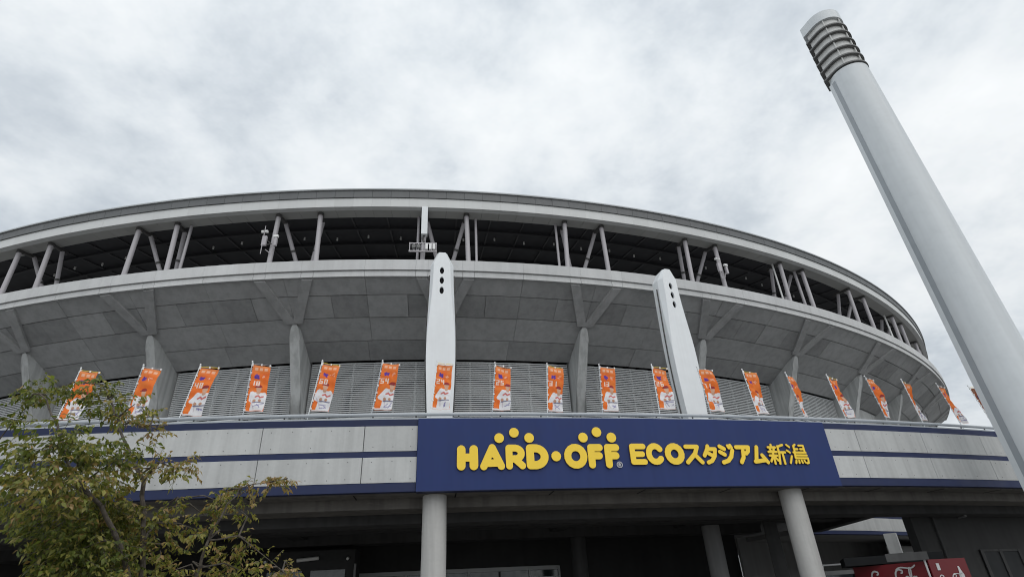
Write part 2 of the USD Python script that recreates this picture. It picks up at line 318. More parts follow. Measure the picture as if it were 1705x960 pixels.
# V columns under the roof with brackets and drain pipes
for k in range(-3, 8):
    c0 = A0S + PER * k
    for s_ in (-1, 1):
        a = c0 + s_ * 1.045
        top = pol(CS, 66.32, a, 22.0); bot = pol(CS, 66.24, a + .1 * s_, 17.6)
        obj('front_column', tube(bot, top, .135, n=16), STEEL, st, smooth=40)
        tr = pol(CS, 65.52, c0 + s_ * .96, 22.12); br = pol(CS, 64.0, c0 + s_ * .01, 18.3)
        obj('rear_column', tube(br, tr, .12, n=14), STEEL, st, smooth=40)
        p0, p1 = pol(CS, 66.38, a, 22.1), pol(CS, 65.3, a - .12 * s_, 22.05)
        u = p1 - p0; br_ = [bx((p0 + p1) / 2 + [0, 0, .08], (np.linalg.norm(u) + .2, .16, .22), math.degrees(math.atan2(u[1], u[0]))), tube(pol(CS, 66.32, a, 21.98), pol(CS, 66.32, a, 22.14), .18, n=12)]
        obj('bracket', cat(br_), BRACK, st)
        # collar on the rear column
        w = tr + (br - tr) * .40; w2 = tr + (br - tr) * .43
        obj('collar', tube(w, w2, .145, n=12), BRACK, st)
for a, r in ((-4.62, .085), (7.02, .075), (9.95, .075), (14.25, .075), (29.0, .06), (31.05, .10), (43.3, .07)):
    obj('drain_pipe', tube(pol(CS, 65.95, a, 17.5), pol(CS, 65.95, a, 22.15), r, n=10), STEEL if r > .07 else WHITEP, st, smooth=40)
# low pale guard wall with posts behind the rim
for i in range(14):
    a = 2.6 + i * .72
    obj('guard_panel', ringbox(CS, 65.3, 65.36, 17.9, 18.98, a + .03, a + .69, 2), EAVE, st)
    obj('guard_post', tube(pol(CS, 65.45, a, 17.8), pol(CS, 65.45, a, 19.35), .03, n=8), BRACK, st)

# ------------------------------------------------------------------ entrance deck
dk = thing('entrance_deck', 'raised concrete entrance deck with navy striped parapet on round columns', 'deck', (-3, 20, 0))
AD0, AD1 = -12.0, 36.0
arc = [pol(CD, RD - .3, a) for a in np.linspace(AD0, AD1, 80)]
region = Polygon(arc + [(60, 70), (-70, 70)]).buffer(0).difference(Point(*CS).buffer(61.9, 96))
strip = Polygon([pol(CD, RD, a) for a in np.linspace(AD0, AD1, 80)] + [pol(CD, RD - 3.4, a) for a in np.linspace(AD1, AD0, 80)])
well = sbox(15.3, 20, 45, 80).difference(strip)
slab = region.difference(well)
sm = extrude(slab, 1.0); sm.apply_translation((0, 0, 5.35)); sl = obj('slab', sm, CON_DRK_SHADE, dk)  # slab tone includes the shade below the deck
ZL = [(5.02, 5.30, 'navy'), (5.30, 6.10, 'con'), (6.10, 6.29, 'navy'), (6.29, 7.12, 'con'), (7.12, 7.35, 'navy')]
SG0, SG1 = 8.50, 16.21
left_j = [SG0] + [7.63 - 1.62 * k for k in range(0, 13) if 7.63 - 1.62 * k > AD0] + [AD0]
right_j = [SG1, 16.95] + [16.95 + 1.68 * k for k in range(1, 12) if 16.95 + 1.68 * k < AD1] + [AD1]
for z0, z1, kind in ZL:
    if kind == 'navy':
        for a, d in ((AD0, SG0 - .004), (SG1 + .004, AD1)):
            obj('navy_stripe', ringbox(CD, RD - .25, RD - .012, z0 + .002, z1 - .002, a, d, 40), NAVY, dk)
    else:
        for J in (sorted(left_j), right_j):
            for a, d in zip(J[:-1], J[1:]):
                pp = obj('parapet_panel', ringbox(CD, RD - .24, RD + rng.uniform(-.003, .003), z0 + .002, z1 - .002, a + .006, d - .006, 4), CON_PAR, dk)
                L = (d - a) * 2.0; hs = []
                for u in (np.arange(.3, L - .1, .62)):
                    for fz in (.16, .84):
                        if rng.random() < .85:
                            aa = a + u / 2.0 + rng.uniform(-.02, .02); zz = z0 + (z1 - z0) * fz + rng.uniform(-.02, .02)
                            hs.append(tube(pol(CD, RD - .02, aa, zz), pol(CD, RD + .005, aa, zz), .013, n=8))
                if hs: obj('tie_holes', cat(hs), CON_DRK_SHADE, pp, kind='stuff')
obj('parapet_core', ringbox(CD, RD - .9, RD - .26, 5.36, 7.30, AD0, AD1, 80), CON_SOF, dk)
obj('coping', ringbox(CD, RD - .9, RD - .02, 7.352, 7.40, AD0, AD1, 80), RAIL, dk)
# handrail pipe along the top
rl = obj('handrail', sweep(CD, [(RD - .12 + .062 * cos(t), 7.54 + .062 * sin(t)) for t in np.linspace(0, 2 * PI, 13)[:-1]], AD0, AD1, 110), RAIL, dk, smooth=40)
for a in np.arange(AD0 + .3, AD1, .72):
    obj('rail_bracket', tube(pol(CD, RD - .13, a, 7.38), pol(CD, RD - .13, a, 7.50), .028, n=6), BRACK, rl)
# underside: soffit edge strip, ring beams, radial beams; the deep ones have shade in their colour
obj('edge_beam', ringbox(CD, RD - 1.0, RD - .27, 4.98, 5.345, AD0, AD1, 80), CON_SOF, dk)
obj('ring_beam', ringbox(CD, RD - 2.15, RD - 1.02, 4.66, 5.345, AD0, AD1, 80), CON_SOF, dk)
obj('ring_beam', ringbox(CD, RD - 3.45, RD - 2.4, 4.37, 5.345, AD0, AD1, 80), CON_DRK_SHADE, dk)
obj('ring_beam', ringbox(CD, RD - 6.3, RD - 5.3, 4.55, 5.345, AD0, 19.0, 60), CON_DRK_SHADE, dk)
obj('ring_beam', ringbox(CD, RD - 10.4, RD - 9.4, 4.50, 5.345, AD0, 18.0, 60), CON_DRK_SHADE, dk)
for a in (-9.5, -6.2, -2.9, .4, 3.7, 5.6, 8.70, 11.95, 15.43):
    obj('radial_beam', ringbox(CD, RD - 16.5, RD - 3.47, 4.75, 5.346, a - .17, a + .17, 1), CON_DRK_SHADE, dk)
bm = trimesh.creation.extrude_polygon(Polygon([(26.2, 5.345), (26.2, 4.40), (27.0, 4.38), (32.2, 4.36), (32.2, 5.345)]), .5, engine='earcut')
obj('radial_beam', frame_mesh(bm, (14.8, 0, 0), [0, 1., 0], [0, 0, 1.], [1., 0, 0]), CON_DRK_SHADE, dk)
for a in np.arange(-2.2, 30, 1.62):
    obj('joint_strip', ringbox(CD, RD - 1.01, RD - .268, 4.972, 4.979, a - .01, a + .01, 1), BLACK, dk)
def column(a, R, r, ztop):
    p = pol(CD, R, a, 0)
    prof = [(0, 0), (r, 0), (r, ztop)] + [(0, ztop)]
    return tube(p, p + [0, 0, ztop], r, n=40)
for a, R, r, zt, cm in ((8.80, RD - .72, .39, 4.985, CON_COL), (15.37, RD - .72, .40, 4.985, CON_COL), (15.55, RD - 7.0, .40, 4.55, CON_COL_SHADE), (12.6, RD - 9.9, .36, 4.495, CON_DRK_SHADE)):  # columns further in take darker concrete as painted shade
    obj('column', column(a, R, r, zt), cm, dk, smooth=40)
p = azpt(21.6, 30.0, 0); obj('square_pillar', bx(p + [0, 0, 2.3], (.55, .55, 4.6), -20), CON_DRK_SHADE, dk)

# second parapet seen through the opening on the right
ip = thing('inner_parapet', 'pale striped parapet of a rear walkway seen through the opening behind the right column', 'parapet', (18, 34, 0))
for z0, z1, k in ((4.32, 4.50, 'n'), (4.50, 5.18, 'c'), (5.18, 5.36, 'n'), (5.36, 6.0, 'c')):
    obj('parapet_band' if k == 'c' else 'navy_stripe', ringbox(CS, 66.1, 66.5 - (.01 if k == 'n' else 0), z0 + .002, z1 - .002, 24.6, 62, 30), CON_PAR if k == 'c' else NAVY, ip)
obj('soffit', ringbox(CS, 62.5, 66.09, 4.36, 4.6, 24.6, 62, 30), GREYW, ip)
obj('rear_wall', ringbox(CS, 62.3, 62.48, 0, 4.6, 24, 62, 30), GREYW, ip)
p = azpt(30.2, 40.3, 0); obj('square_column', bx(p + [0, 0, 2.16], (.6, .6, 4.32), -35), CON_PAR, ip)
obj('low_wall', ringbox(CS, 64.4, 64.6, 0, 3.95, 33.5, 62, 20), CON_RIM, ip)

# dark service wall on the right below the deck
sw = thing('service_wall', 'dark service wall below the deck right of the drinks kiosk', 'wall', (20, 26, 0))
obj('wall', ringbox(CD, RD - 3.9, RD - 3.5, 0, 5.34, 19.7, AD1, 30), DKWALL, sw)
w = obj('pipe', tubes([pol(CD, RD - 3.42, 20.35, .2), pol(CD, RD - 3.42, 20.35, 4.9)], .05), CON_DRK_SHADE, sw)
obj('drain_elbow', tubes([pol(CD, RD - 2.6, 20.9, 4.75), pol(CD, RD - 2.7, 20.9, 4.45), pol(CD, RD - 3.0, 21.15, 4.35), pol(CD, RD - 3.45, 21.25, 4.35)], .05), GREYW, sw)
wf = obj('window', ringbox(CD, RD - 3.49, RD - 3.45, .9, 2.9, 21.55, 22.9, 2), DPANEL, sw)
for a in (21.55, 22.2, 22.9): obj('frame_bar', ringbox(CD, RD - 3.44, RD - 3.40, .85, 2.98, a - .05, a + .05, 1), CON_DRK_SHADE, wf)
obj('frame_bar', ringbox(CD, RD - 3.44, RD - 3.41, 2.9, 3.0, 21.5, 22.95, 2), CON_DRK_SHADE, wf)

# ------------------------------------------------------------------ entrance hall under the deck
eh = thing('entrance_hall', 'dark recessed entrance hall wall with glazed doors under the deck', 'entrance', (-3, 31, 0))
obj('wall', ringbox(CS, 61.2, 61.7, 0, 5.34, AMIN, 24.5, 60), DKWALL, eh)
a0, a1 = 3.95, 14.05
gw = obj('glazed_doors', ringbox(CS, 61.72, 61.76, 3.34, 3.52, a0, a1, 8), FRAME, eh)
for i, a in enumerate(np.linspace(a0, a1, 8)):
    if i not in (1, 5): obj('mullion', ringbox(CS, 61.77, 61.83, 0, 3.50, a - .045, a + .045, 1), FRAME, gw)
obj('transom', ringbox(CS, 61.765, 61.81, 2.98, 3.03, a0, a1, 8), FRAME, gw)
for a, d in zip(np.linspace(a0, a1, 8)[:-1], np.linspace(a0, a1, 8)[1:]):
    obj('pane', ringbox(CS, 61.735, 61.745, .05, 3.33, a + .05, d - .05, 2), DGLASS, gw)
bo = thing('ticket_booth', 'dark ticket booth with two blank window panels left of the first column', 'booth', (-8, 27, 0))
q = [pol(CD, RD - 9.3, a) for a in (4.75, 6.95)]
obj('booth_body', ringbox(CD, RD - 11, RD - 9.3, 0, 4.3, 4.75, 6.95, 4), DKWALL, bo)
for a, d in ((4.95, 5.75), (5.95, 6.75)):
    pn = obj('window_panel', ringbox(CD, RD - 9.29, RD - 9.26, 2.45, 3.5, a, d, 2), DGLASS, bo)
    obj('sill', ringbox(CD, RD - 9.29, RD - 9.2, 2.36, 2.43, a, d, 2), FRAME, pn)
obj('edge_post', tube(pol(CD, RD - 9.2, 6.98, 0), pol(CD, RD - 9.2, 6.98, 3.7), .05), GREYW, bo)
for a in (4.9, 6.8):
    obj('spot_lamp', tube(pol(CD, RD - 9.28, a, 3.95), pol(CD, RD - 9.05, a, 3.9), .06), LAMP, bo)
obj('tube_lamp', tube(pol(CD, RD - 9.15, 5.62, 3.92), pol(CD, RD - 9.15, 6.12, 3.98), .075, n=10), LAMP, bo, smooth=40)
# row of small notices on the hall wall
nb = thing('notice_row', 'row of small cream price notices on the hall wall right of the third column', 'notices', (9, 32, 0))
for i, a in enumerate((16.6, 17.0, 17.4, 17.8, 19.05, 19.5, 19.95, 20.4)):
    obj('notice', ringbox(CS, 61.72, 61.74, 2.3, 2.3 + (.30 if i < 4 else .42), a - .14, a + .14, 1), CREAM if i > 3 else GREYW, nb)
dw = thing('display_case', 'small grey metal display case standing between the right column and kiosk', 'display case', azpt(26.0, 30, 0))
c = azpt(26.0, 30, 0)
obj('case_body', bx(c + [0, 0, 1.2], (1.6, .5, 2.4), -22), GREYW, dw)
obj('glass_front', bx(c + [-.1, -.26, 1.75], (1.35, .03, 1.0), -22), DGLASS, dw)
obj('frame', tubes([c + [-.8, -.1, 2.42], c + [-.75, -.15, 2.62], c + [.7, -.72, 2.62], c + [.75, -.72, 2.3]], .035), FRAME, dw)

# ------------------------------------------------------------------ drinks kiosk with the red cola boards
def stroke(pts, w, n=6):
    return LineString(pts).buffer(w, quad_segs=n)
def bez(p0, p1, p2, p3, n=12):
    t = np.linspace(0, 1, n)[:, None]; p0, p1, p2, p3 = map(np.array, (p0, p1, p2, p3))
    return ((1 - t) ** 3 * p0 + 3 * (1 - t) ** 2 * t * p1 + 3 * (1 - t) * t * t * p2 + t ** 3 * p3).tolist()
def ell(cx, cy, rx, ry, a0, a1, n=24):
    return [(cx + rx * cos(rad(a)), cy + ry * sin(rad(a))) for a in np.linspace(a0, a1, n)]
def cola_script(h):
    """the flowing two-word script, x from 0 to about 3.3, capitals 1 high"""
    S = []
    def C(x):
        S.append(stroke(ell(x + .36, .48, .36, .5, 62, 300), .06)); S.append(stroke(bez((x + .53, .92), (x + .66, .98), (x + .66, .7), (x + .5, .72)), .05))
        S.append(stroke(bez((x + .54, .05), (x + .68, .12), (x + .75, .25), (x + .8, .3)), .04))
    def o(x): S.append(stroke(ell(x + .15, .24, .14, .22, 0, 360), .055)); S.append(stroke([(x + .28, .36), (x + .4, .4)], .03))
    def cc(x): S.append(stroke(ell(x + .15, .24, .14, .22, 50, 310), .055))
    def aa(x): S.append(stroke(ell(x + .14, .22, .13, .21, 0, 360), .05)); S.append(stroke([(x + .28, .42), (x + .27, .08), (x + .36, .02)], .055))
    def l(x): S.append(stroke(bez((x, .1), (x + .3, .6), (x + .3, 1.25), (x + .14, 1.0)) + bez((x + .14, 1.0), (x + .02, .6), (x + .02, -.1), (x + .2, .04)), .05))
    C(0); o(.72); cc(1.08); aa(1.36); S.append(stroke([(1.78, .38), (1.92, .40)], .06))
    C(2.0); o(2.72); l(3.06); aa(3.3)
    S.append(stroke(bez((2.2, .98), (2.7, 1.35), (3.2, .75), (3.72, 1.18)), .05))
    S.append(stroke(bez((.3, -.02), (.9, -.32), (1.2, -.02), (1.7, -.16)), .045))
    return affinity.scale(union_all(S), h, h, origin=(0, 0))
ki = thing('drinks_kiosk', 'black roofed drinks kiosk with red cola script boards under the deck', 'kiosk', azpt(29.7, 27, 0))
K0, K1, K2 = azpt(27.0, 26.0, 0), azpt(31.95, 24.6, 0), azpt(34.25, 25.4, 0)
def face(p, q, z0, z1, th, off=0):
    u = (q - p) / np.linalg.norm(q - p); n = np.array([u[1], -u[0], 0])
    L = np.linalg.norm(q - p); m = trimesh.creation.box((L, th, z1 - z0)); m.apply_translation((L / 2, 0, (z0 + z1) / 2))
    return frame_mesh(m, p + n * off, u, -n, [0, 0, 1.]), u, n, L
back = [K0 + [.9, 2.2, 0], K2 + [.2, 1.4, 0]]
fp = Polygon([K0[:2], K1[:2], K2[:2], back[1][:2], back[0][:2]])
b = extrude(fp.buffer(-.06), 2.2); obj('kiosk_body', b, KBLACK, ki)
kr = extrude(fp.buffer(.12, join_style=2), .32); kr.apply_translation((0, 0, 2.42)); 
m1, u1, n1, L1 = face(K0, K1, 1.25, 2.36, .06, .05); obj('red_board', m1, RED, ki, label='wide dark red board with white cola script')
m2, u2, n2, L2 = face(K1, K2, 1.25, 2.40, .06, .05); obj('red_board', m2, RED, ki, label='narrow bright red board with small script and bottle')
obj('kiosk_canopy', bx((K0 + K1) / 2 + [.55, .85, 2.52], (3.0, 1.9, .26), -22), KBLACK, ki)
obj('canopy_panel', bx(K1 + [-.55, .05, 2.52], (1.2, .06, .24), -22), CON_DRK_SHADE, ki)
def put_on(shape, p, u, n, z, depth, off): 
    return frame_mesh(extrude(shape, depth), p + n * off + np.array([0, 0, z]), u, [0, 0, 1.], n)
obj('cola_script', put_on(affinity.translate(cola_script(.43), 0, 0), K0 + u1 * .62, u1, n1, 1.76, .012, .082), SCRIPT, ki)
obj('cola_script', put_on(cola_script(.22), K1 + u2 * .2, u2, n2, 1.72, .012, .082), SCRIPT, ki)
bottle = Polygon([(-.07, 0), (.07, 0), (.08, .12), (.06, .24), (.08, .36), (.04, .5), (.025, .62), (-.025, .62), (-.04, .5), (-.08, .36), (-.06, .24), (-.08, .12)])
obj('bottle_print', put_on(affinity.rotate(bottle, 6), K1 + u2 * .98, u2, n2, 1.55, .012, .082), SCRIPT, ki)
obj('small_print', put_on(sbox(0, 0, .1, .2), K1 + u2 * .22, u2, n2, 2.08, .012, .082), SCRIPT, ki)
obj('corner_strip', tube(K1 + n1 * .09 + [0, 0, 1.2], K1 + n1 * .09 + [0, 0, 2.4], .03, n=8), SCRIPT, ki)

# ------------------------------------------------------------------ the blue sign
sg = thing('stadium_sign', 'long blue sign board with raised yellow letters on the deck front', 'sign', tuple(pol(CD, RD, 12.35)) + (5.0,))
obj('sign_board', sweep(CD, [(RD - .24, 5.005), (RD + .07, 5.005), (RD + .07, 7.345), (RD - .24, 7.345)], SG0, SG1, 40), BOARD, sg)
obj('board_edge', ringbox(CD, RD - .2, RD + .085, 4.985, 5.004, SG0, SG1, 40), NAVY, sg)
def fit_strokes(strokes, W, H, hw):
    out = []
    for s_ in strokes:
        h = hw
        if isinstance(s_, tuple): s_, h = s_
        out.append(LineString([(hw + x * (W - 2 * hw), hw + y * (H - 2 * hw)) for x, y in s_]).buffer(h, quad_segs=8))
    return union_all(out)
arcr = lambda cx, cy, rx, ry, a, b: ell(cx, cy, rx, ry, a, b, 18)
GL = {
 'H': ([[(0, 0), (0, 1)], [(1, 0), (1, 1)], ([(0, .5), (1, .5)], .13)], .145),
 'A': ([[(0, 0), (.5, 1), (1, 0)], [(.2, .17), (.8, .17)], [(.5, .95), (.5, .66)]], .118),
 'R': ([[(0, 0), (0, 1), (.42, 1)] + arcr(.42, .69, .53, .31, 90, -90) + [(0, .38)], [(.42, .4), (1, 0)]], .118),
 'D': ([[(0, 0), (0, 1), (.35, 1)] + arcr(.35, .5, .65, .5, 90, -90) + [(0, 0)]], .135),
 'O': ([arcr(.5, .5, .5, .5, 0, 360)], .122),
 'F': ([[(0, 0), (0, 1), (1, 1)], [(0, .52), (.9, .52)]], .125),
 'E': ([[(1, 1), (0, 1), (0, 0), (1, 0)], [(0, .5), (.85, .5)]], .112),
 'C': ([arcr(.5, .5, .5, .5, 38, 322)], .115),
 'su': ([[(.02, 1), (.82, 1), (.6, .55), (0, 0)], [(.56, .5), (1, 0)]], .098),
 'ta': ([[(.40, 1), (.28, .76), (0, .42)], [(.34, .82), (1, .82), (.86, .40), (.55, .10), (.22, 0)], [(.36, .56), (.74, .40)]], .088),
 'ji': ([[(.05, .95), (.36, .80)], [(0, .62), (.32, .46)], [(.12, 0), (.5, .1), (.78, .34), (.96, .72)], ([(.66, 1.0), (.74, .86)], .05), ([(.86, 1.03), (.94, .89)], .056)], .09),
 'a': ([[(0, 1), (1, 1), (.92, .74), (.72, .58)], [(.5, .74), (.44, .32), (.2, 0)]], .098),
 'mu': ([[(.36, 1), (.10, .08)], [(.02, .04), (.86, .14)], [(.66, .46), (1, 0)]], .094),
 'shin': ([[(.23, 1), (.23, .9)], [(.02, .86), (.46, .86)], [(.12, .79), (.15, .68)], [(.36, .79), (.31, .68)], [(0, .62), (.48, .62)], [(.02, .42), (.46, .42)], [(.24, .62), (.24, 0)],
            [(.21, .40), (.02, .12)], [(.28, .38), (.46, .16)], [(.94, 1), (.62, .90)], [(.62, .92), (.62, .5), (.52, 0)], [(.62, .60), (1, .60)], [(.83, .60), (.83, 0)]], .05),
 'gata': ([[(.05, .98), (.17, .86)], [(0, .68), (.13, .57)], [(.03, .02), (.18, .38)], [(.50, 1), (.40, .92), (.40, .58)], [(.40, .76), (.58, .76)], [(.68, .95), (.92, .95), (.92, .58)], [(.72, .76), (.9, .76)],
            [(.32, .58), (.96, .58)], [(.38, .58), (.36, .28)], [(.36, .43), (.98, .43)], [(.36, .28), (1, .28), (.98, .04), (.88, .02)], [(.36, .15), (.31, .02)], [(.50, .15), (.49, .03)], [(.64, .15), (.66, .04)], [(.78, .15), (.81, .06)]], .044),
}
LET = [('H', 9.143, 9.489, 4.007, 4.815), ('A', 9.521, 9.929, 4.000, 4.845), ('R', 9.947, 10.279, 4.010, 4.821), ('D', 10.292, 10.670, 4.005, 4.825), ('O', 10.939, 11.342, 4.005, 4.835),
       ('F', 11.356, 11.631, 4.01, 4.825), ('F', 11.655, 11.928, 4.01, 4.825), ('E', 12.112, 12.412, 4.116, 4.835), ('C', 12.405, 12.746, 4.110, 4.855), ('O', 12.755, 13.122, 4.110, 4.858),
       ('su', 13.125, 13.475, 4.121, 4.809), ('ta', 13.470, 13.769, 4.120, 4.826), ('ji', 13.785, 14.120, 4.120, 4.853), ('a', 14.125, 14.445, 4.130, 4.803), ('mu', 14.453, 14.780, 4.132, 4.811),
       ('shin', 14.790, 15.175, 4.114, 4.876), ('gata', 15.185, 15.630, 4.131, 4.889)]
def on_board(shape, a, z, depth=.10, off=.075):
    o = pol(CD, RD + off, a, z); ar = rad(a)
    return frame_mesh(extrude(shape, depth), o, [cos(ar), sin(ar), 0], [0, 0, 1.], [sin(ar), -cos(ar), 0])
def letter(shape, a, z, name):
    lt = obj(name, on_board(shape.simplify(.003), a, z, 0.012, .125), YEL, sg)
    obj('letter_side', on_board(shape.buffer(.004).simplify(.004), a, z, .048, .0755), LETEDGE, lt)
for g_, a0, a1, z0, z1 in LET:
    W, H = (a1 - a0) * 2.0058, z1 - z0
    st_, hw = GL[g_]
    am = (a0 + a1) / 2
    letter(affinity.translate(fit_strokes(st_, W, H, hw * H / .83 if g_ in 'HARDOFEC' else hw * H / .72 * .8), -W / 2, 0), am, z0 + EYE, 'letter')
for a, z, d in ((10.802, 4.423, .167), (9.848, 5.041, .164), (10.103, 5.221, .166), (10.359, 5.042, .167), (11.302, 5.047, .169), (11.554, 5.235, .172), (11.812, 5.047, .173)):
    letter(Point(0, 0).buffer(d, quad_segs=12), a, z + EYE, 'dot')
ring_ = Point(0, 0).buffer(.105).difference(Point(0, 0).buffer(.080))
rr = fit_strokes([[(0, 0), (0, 1), (.6, 1), (1, .75), (.6, .5), (0, .5)], [(.5, .5), (1, 0)]], .085, .11, .014)
obj('registered_mark', on_board(union_all([ring_, affinity.translate(rr, -.042, -.055)]), 11.905, 4.132 + EYE, .03, .071), SILVER, sg)

# ------------------------------------------------------------------ white pylons on the deck
def pylon(a0, label):
    t = thing('white_pylon', label, 'pylon', tuple(pol(CS, 69.0, a0)) + (6.36,), group='white pylons on the deck')
    zz = np.array([6.36, 8.5, 9.4, 11.0, 12.4, 13.6, 15.0, 16.3, 17.05]); ww = np.array([.95, 1.07, 1.14, 1.32, 1.38, 1.35, 1.25, 1.17, 1.14])
    zs = np.linspace(6.36, 17.05, 22); ws = np.interp(zs, zz, ww)
    ws = np.convolve(np.pad(ws, 2, mode='edge'), np.ones(5) / 5, 'valid')
    ar = rad(a0); ex, n = np.array([cos(ar), sin(ar), 0]), np.array([sin(ar), -cos(ar), 0]); o = np.array([*pol(CS, 69.0, a0), 0])
    def sec(w, z, ch, cd, dep): return np.array([o + ex * x + n * y + [0, 0, z] for x, y in ((-w / 2, -dep), (w / 2, -dep), (w / 2, -cd), (w / 2 - ch, 0), (-w / 2 + ch, 0), (-w / 2, -cd))])
    secs = []
    for z, w in zip(zs, ws):
        k = min(1, max(0, (z - 12.2) / 4.0)); k = k * k * (3 - 2 * k); secs.append(sec(w, z, .012 + .15 * k, .012 + .30 * k, .62 + .22 * min(1, (z - 6.36) / 9)))
    secs.append(sec(.50, 17.68, .10, .16, .80))
    lf = loft(secs)
    import manifold3d as m3
    man = m3.Manifold(m3.Mesh(np.asarray(lf.vertices, np.float32), np.asarray(lf.faces, np.uint32)))
    hz = (16.60, 16.03, 15.46)
    for z in hz:
        cut = extrude(affinity.scale(Point(0, 0).buffer(.105, quad_segs=10), 1, 1.9), .5)
        cut = frame_mesh(cut, o + n * -.13 + [0, 0, z], ex, [0, 0, 1.], n)
        man = man - m3.Manifold(m3.Mesh(np.asarray(cut.vertices, np.float32), np.asarray(cut.faces, np.uint32)))
    obj('body', man, WHITE, t, smooth=18)
    for z in hz:
        d_ = extrude(affinity.scale(Point(0, 0).buffer(.104, quad_segs=10), 1, 1.9), .02)
        obj('round_hole', frame_mesh(d_, o + n * -.125 + [0, 0, z], ex, [0, 0, 1.], n), BLACK, t)  # black disc puts the darkness of the hole into colour
    for s_ in (-1, 1):
        pts = [np.array([*pol(CS, 69.0, a0), z]) + ex * s_ * (w / 2 + .035) - n * .45 for z, w in zip(zs[:-1], ws[:-1])]
        obj('side_pipe', tubes(pts[::3] + [pts[-1]], .035, n=8), BRACK, t)
    return t
pylon(8.24, 'white pylon with three holes seen face on above the sign left end')
pylon(18.62, 'white pylon with three holes turned to show its side, right of centre')

# ------------------------------------------------------------------ flags along the parapet
def digits(txt, cx, cy, h):
    seg = {'0': 'abcdef', '1': 'bc', '2': 'abged', '3': 'abgcd', '4': 'fgbc', '5': 'afgcd', '6': 'afgedc', '7': 'abc', '8': 'abcdefg', '9': 'abcdfg'}
    L = {'a': ((0, 1), (1, 1)), 'b': ((1, 1), (1, .5)), 'c': ((1, .5), (1, 0)), 'd': ((0, 0), (1, 0)), 'e': ((0, 0), (0, .5)), 'f': ((0, .5), (0, 1)), 'g': ((0, .5), (1, .5))}
    s_ = []
    for i, ch in enumerate(txt):
        for q in seg[ch]:
            (x0, y0), (x1, y1) = L[q]; w = h * .5
            s_.append(LineString([(cx + i * h * .95 + x0 * w, cy + y0 * h), (cx + i * h * .95 + x1 * w, cy + y1 * h)]).buffer(h * .11))
    return union_all(s_)
def paint_flag(num, r, NU=46, NV=136):
    """colours of the cloth's grid: orange ground, crest, number and a generic batter in white"""
    import shapely
    u, v = np.meshgrid(np.linspace(0, .6, NU), np.linspace(0, 1.8, NV)); P = np.stack([u, v], -1).reshape(-1, 2)
    p3 = np.concatenate([P * 6, np.full((len(P), 1), r.random() * 50)], 1); nz = meshkit.fbm(p3, 4, 3)
    col = np.outer(1 - nz, (.78, .12, .02)) + np.outer(nz, (.90, .27, .06))
    top = np.clip((P[:, 1] - 1.45) / .35, 0, 1)[:, None]; col = col * (1 - .25 * top) + np.array([.93, .55, .28]) * .25 * top
    def paint_in(shape, c, a=1.0, tex=0.0):
        m = shapely.contains_xy(shape, P[:, 0], P[:, 1]); c = np.array(c)
        cc = c * (1 - tex + 2 * tex * nz[m])[:, None]; col[m] = col[m] * (1 - a) + cc * a
    fill = paint_in
    # crest block and pale lettering at the top
    for i in range(3): fill(sbox(.08 + i * .16, 1.60, .19 + i * .16, 1.72), (.93, .62, .45), .7)
    x = .12
    for k in range(5): fill(LineString([(x + r.uniform(0, .17), 1.28 + r.uniform(0, .17)), (x + r.uniform(0, .17), 1.28 + r.uniform(0, .17))]).buffer(.028), (.10, .05, .32), .92)
    fill(sbox(.13, 1.31, .27, 1.43), (.12, .06, .36), .75)
    for k in range(5): fill(LineString([(.34 + r.uniform(0, .17), 1.30 + r.uniform(0, .15)), (.34 + r.uniform(0, .17), 1.30 + r.uniform(0, .15))]).buffer(.018), (.75, .16, .08) if k % 2 else (.93, .5, .33), .8)
    cx = .39 + r.uniform(-.03, .05); hy = .84 + r.uniform(-.05, .05); lean = r.uniform(-.08, .06)
    fill(sbox(0, 0, .6, .05 + r.uniform(-.03, .02)), (.85, .85, .86))
    fill0 = fill; fill = lambda sh, *q: fill0(affinity.scale(sh, 1.08, 1.14, origin=(cx, .03)), *q)
    body = Polygon([(cx - .19 + lean, hy - .20), (cx + .19 + lean, hy - .20), (cx + .21, .42), (cx + .17, .06), (cx - .19, .06), (cx - .16, .42)]).buffer(.025)
    fill(body, (.80, .79, .80), 1, .10)
    s1 = LineString([(cx - .17 + lean, hy - .22), (cx - .27 + r.uniform(-.03, .05), hy - .44), (cx - .13, .34 + r.uniform(-.03, .08))]).buffer(.066)
    s2 = LineString([(cx + .17 + lean, hy - .22), (cx + .22 + r.uniform(-.05, .03), hy - .42), (cx + .02, .36 + r.uniform(-.06, .06))]).buffer(.062)
    for s_ in (s1, s2): fill(s_, (.83, .82, .84), 1, .08)
    fill(LineString([(cx - .1, hy - .34), (cx - .03, hy - .30), (cx + .03, hy - .36), (cx + .12, hy - .31)]).buffer(.026), (.62, .12, .10), .9)
    fill(LineString([(cx - .19 + lean, hy - .45), (cx - .1, hy - .75)]).buffer(.013), (.55, .45, .5), .7)
    fill(Point(cx - .13, .36).buffer(.05), (.55, .32, .22)); fill(Point(cx + .03, .37).buffer(.047), (.55, .32, .22))
    fill(LineString([(cx - .16, .30), (cx + .16, .31)]).buffer(.018), (.08, .08, .18), .85)
    for k in range(3): fill(LineString([(cx + r.uniform(-.15, .15), r.uniform(.08, .26)), (cx + r.uniform(-.15, .15), r.uniform(.08, .26))]).buffer(.014), (.18, .16, .38), .7)
    fill(Point(cx + lean, hy - .19).buffer(.06), (.60, .36, .25)); fill(affinity.scale(Point(cx + lean, hy - .06).buffer(.088), .88, 1.15), (.68, .42, .30))
    fill(affinity.scale(Point(cx + lean, hy + .02).buffer(.10), 1.0, .72).intersection(sbox(0, hy - .005, 1, 2)), (.35, .05, .05)); fill(LineString([(cx + lean - .12, hy), (cx + lean + .05, hy)]).buffer(.014), (.25, .04, .05))
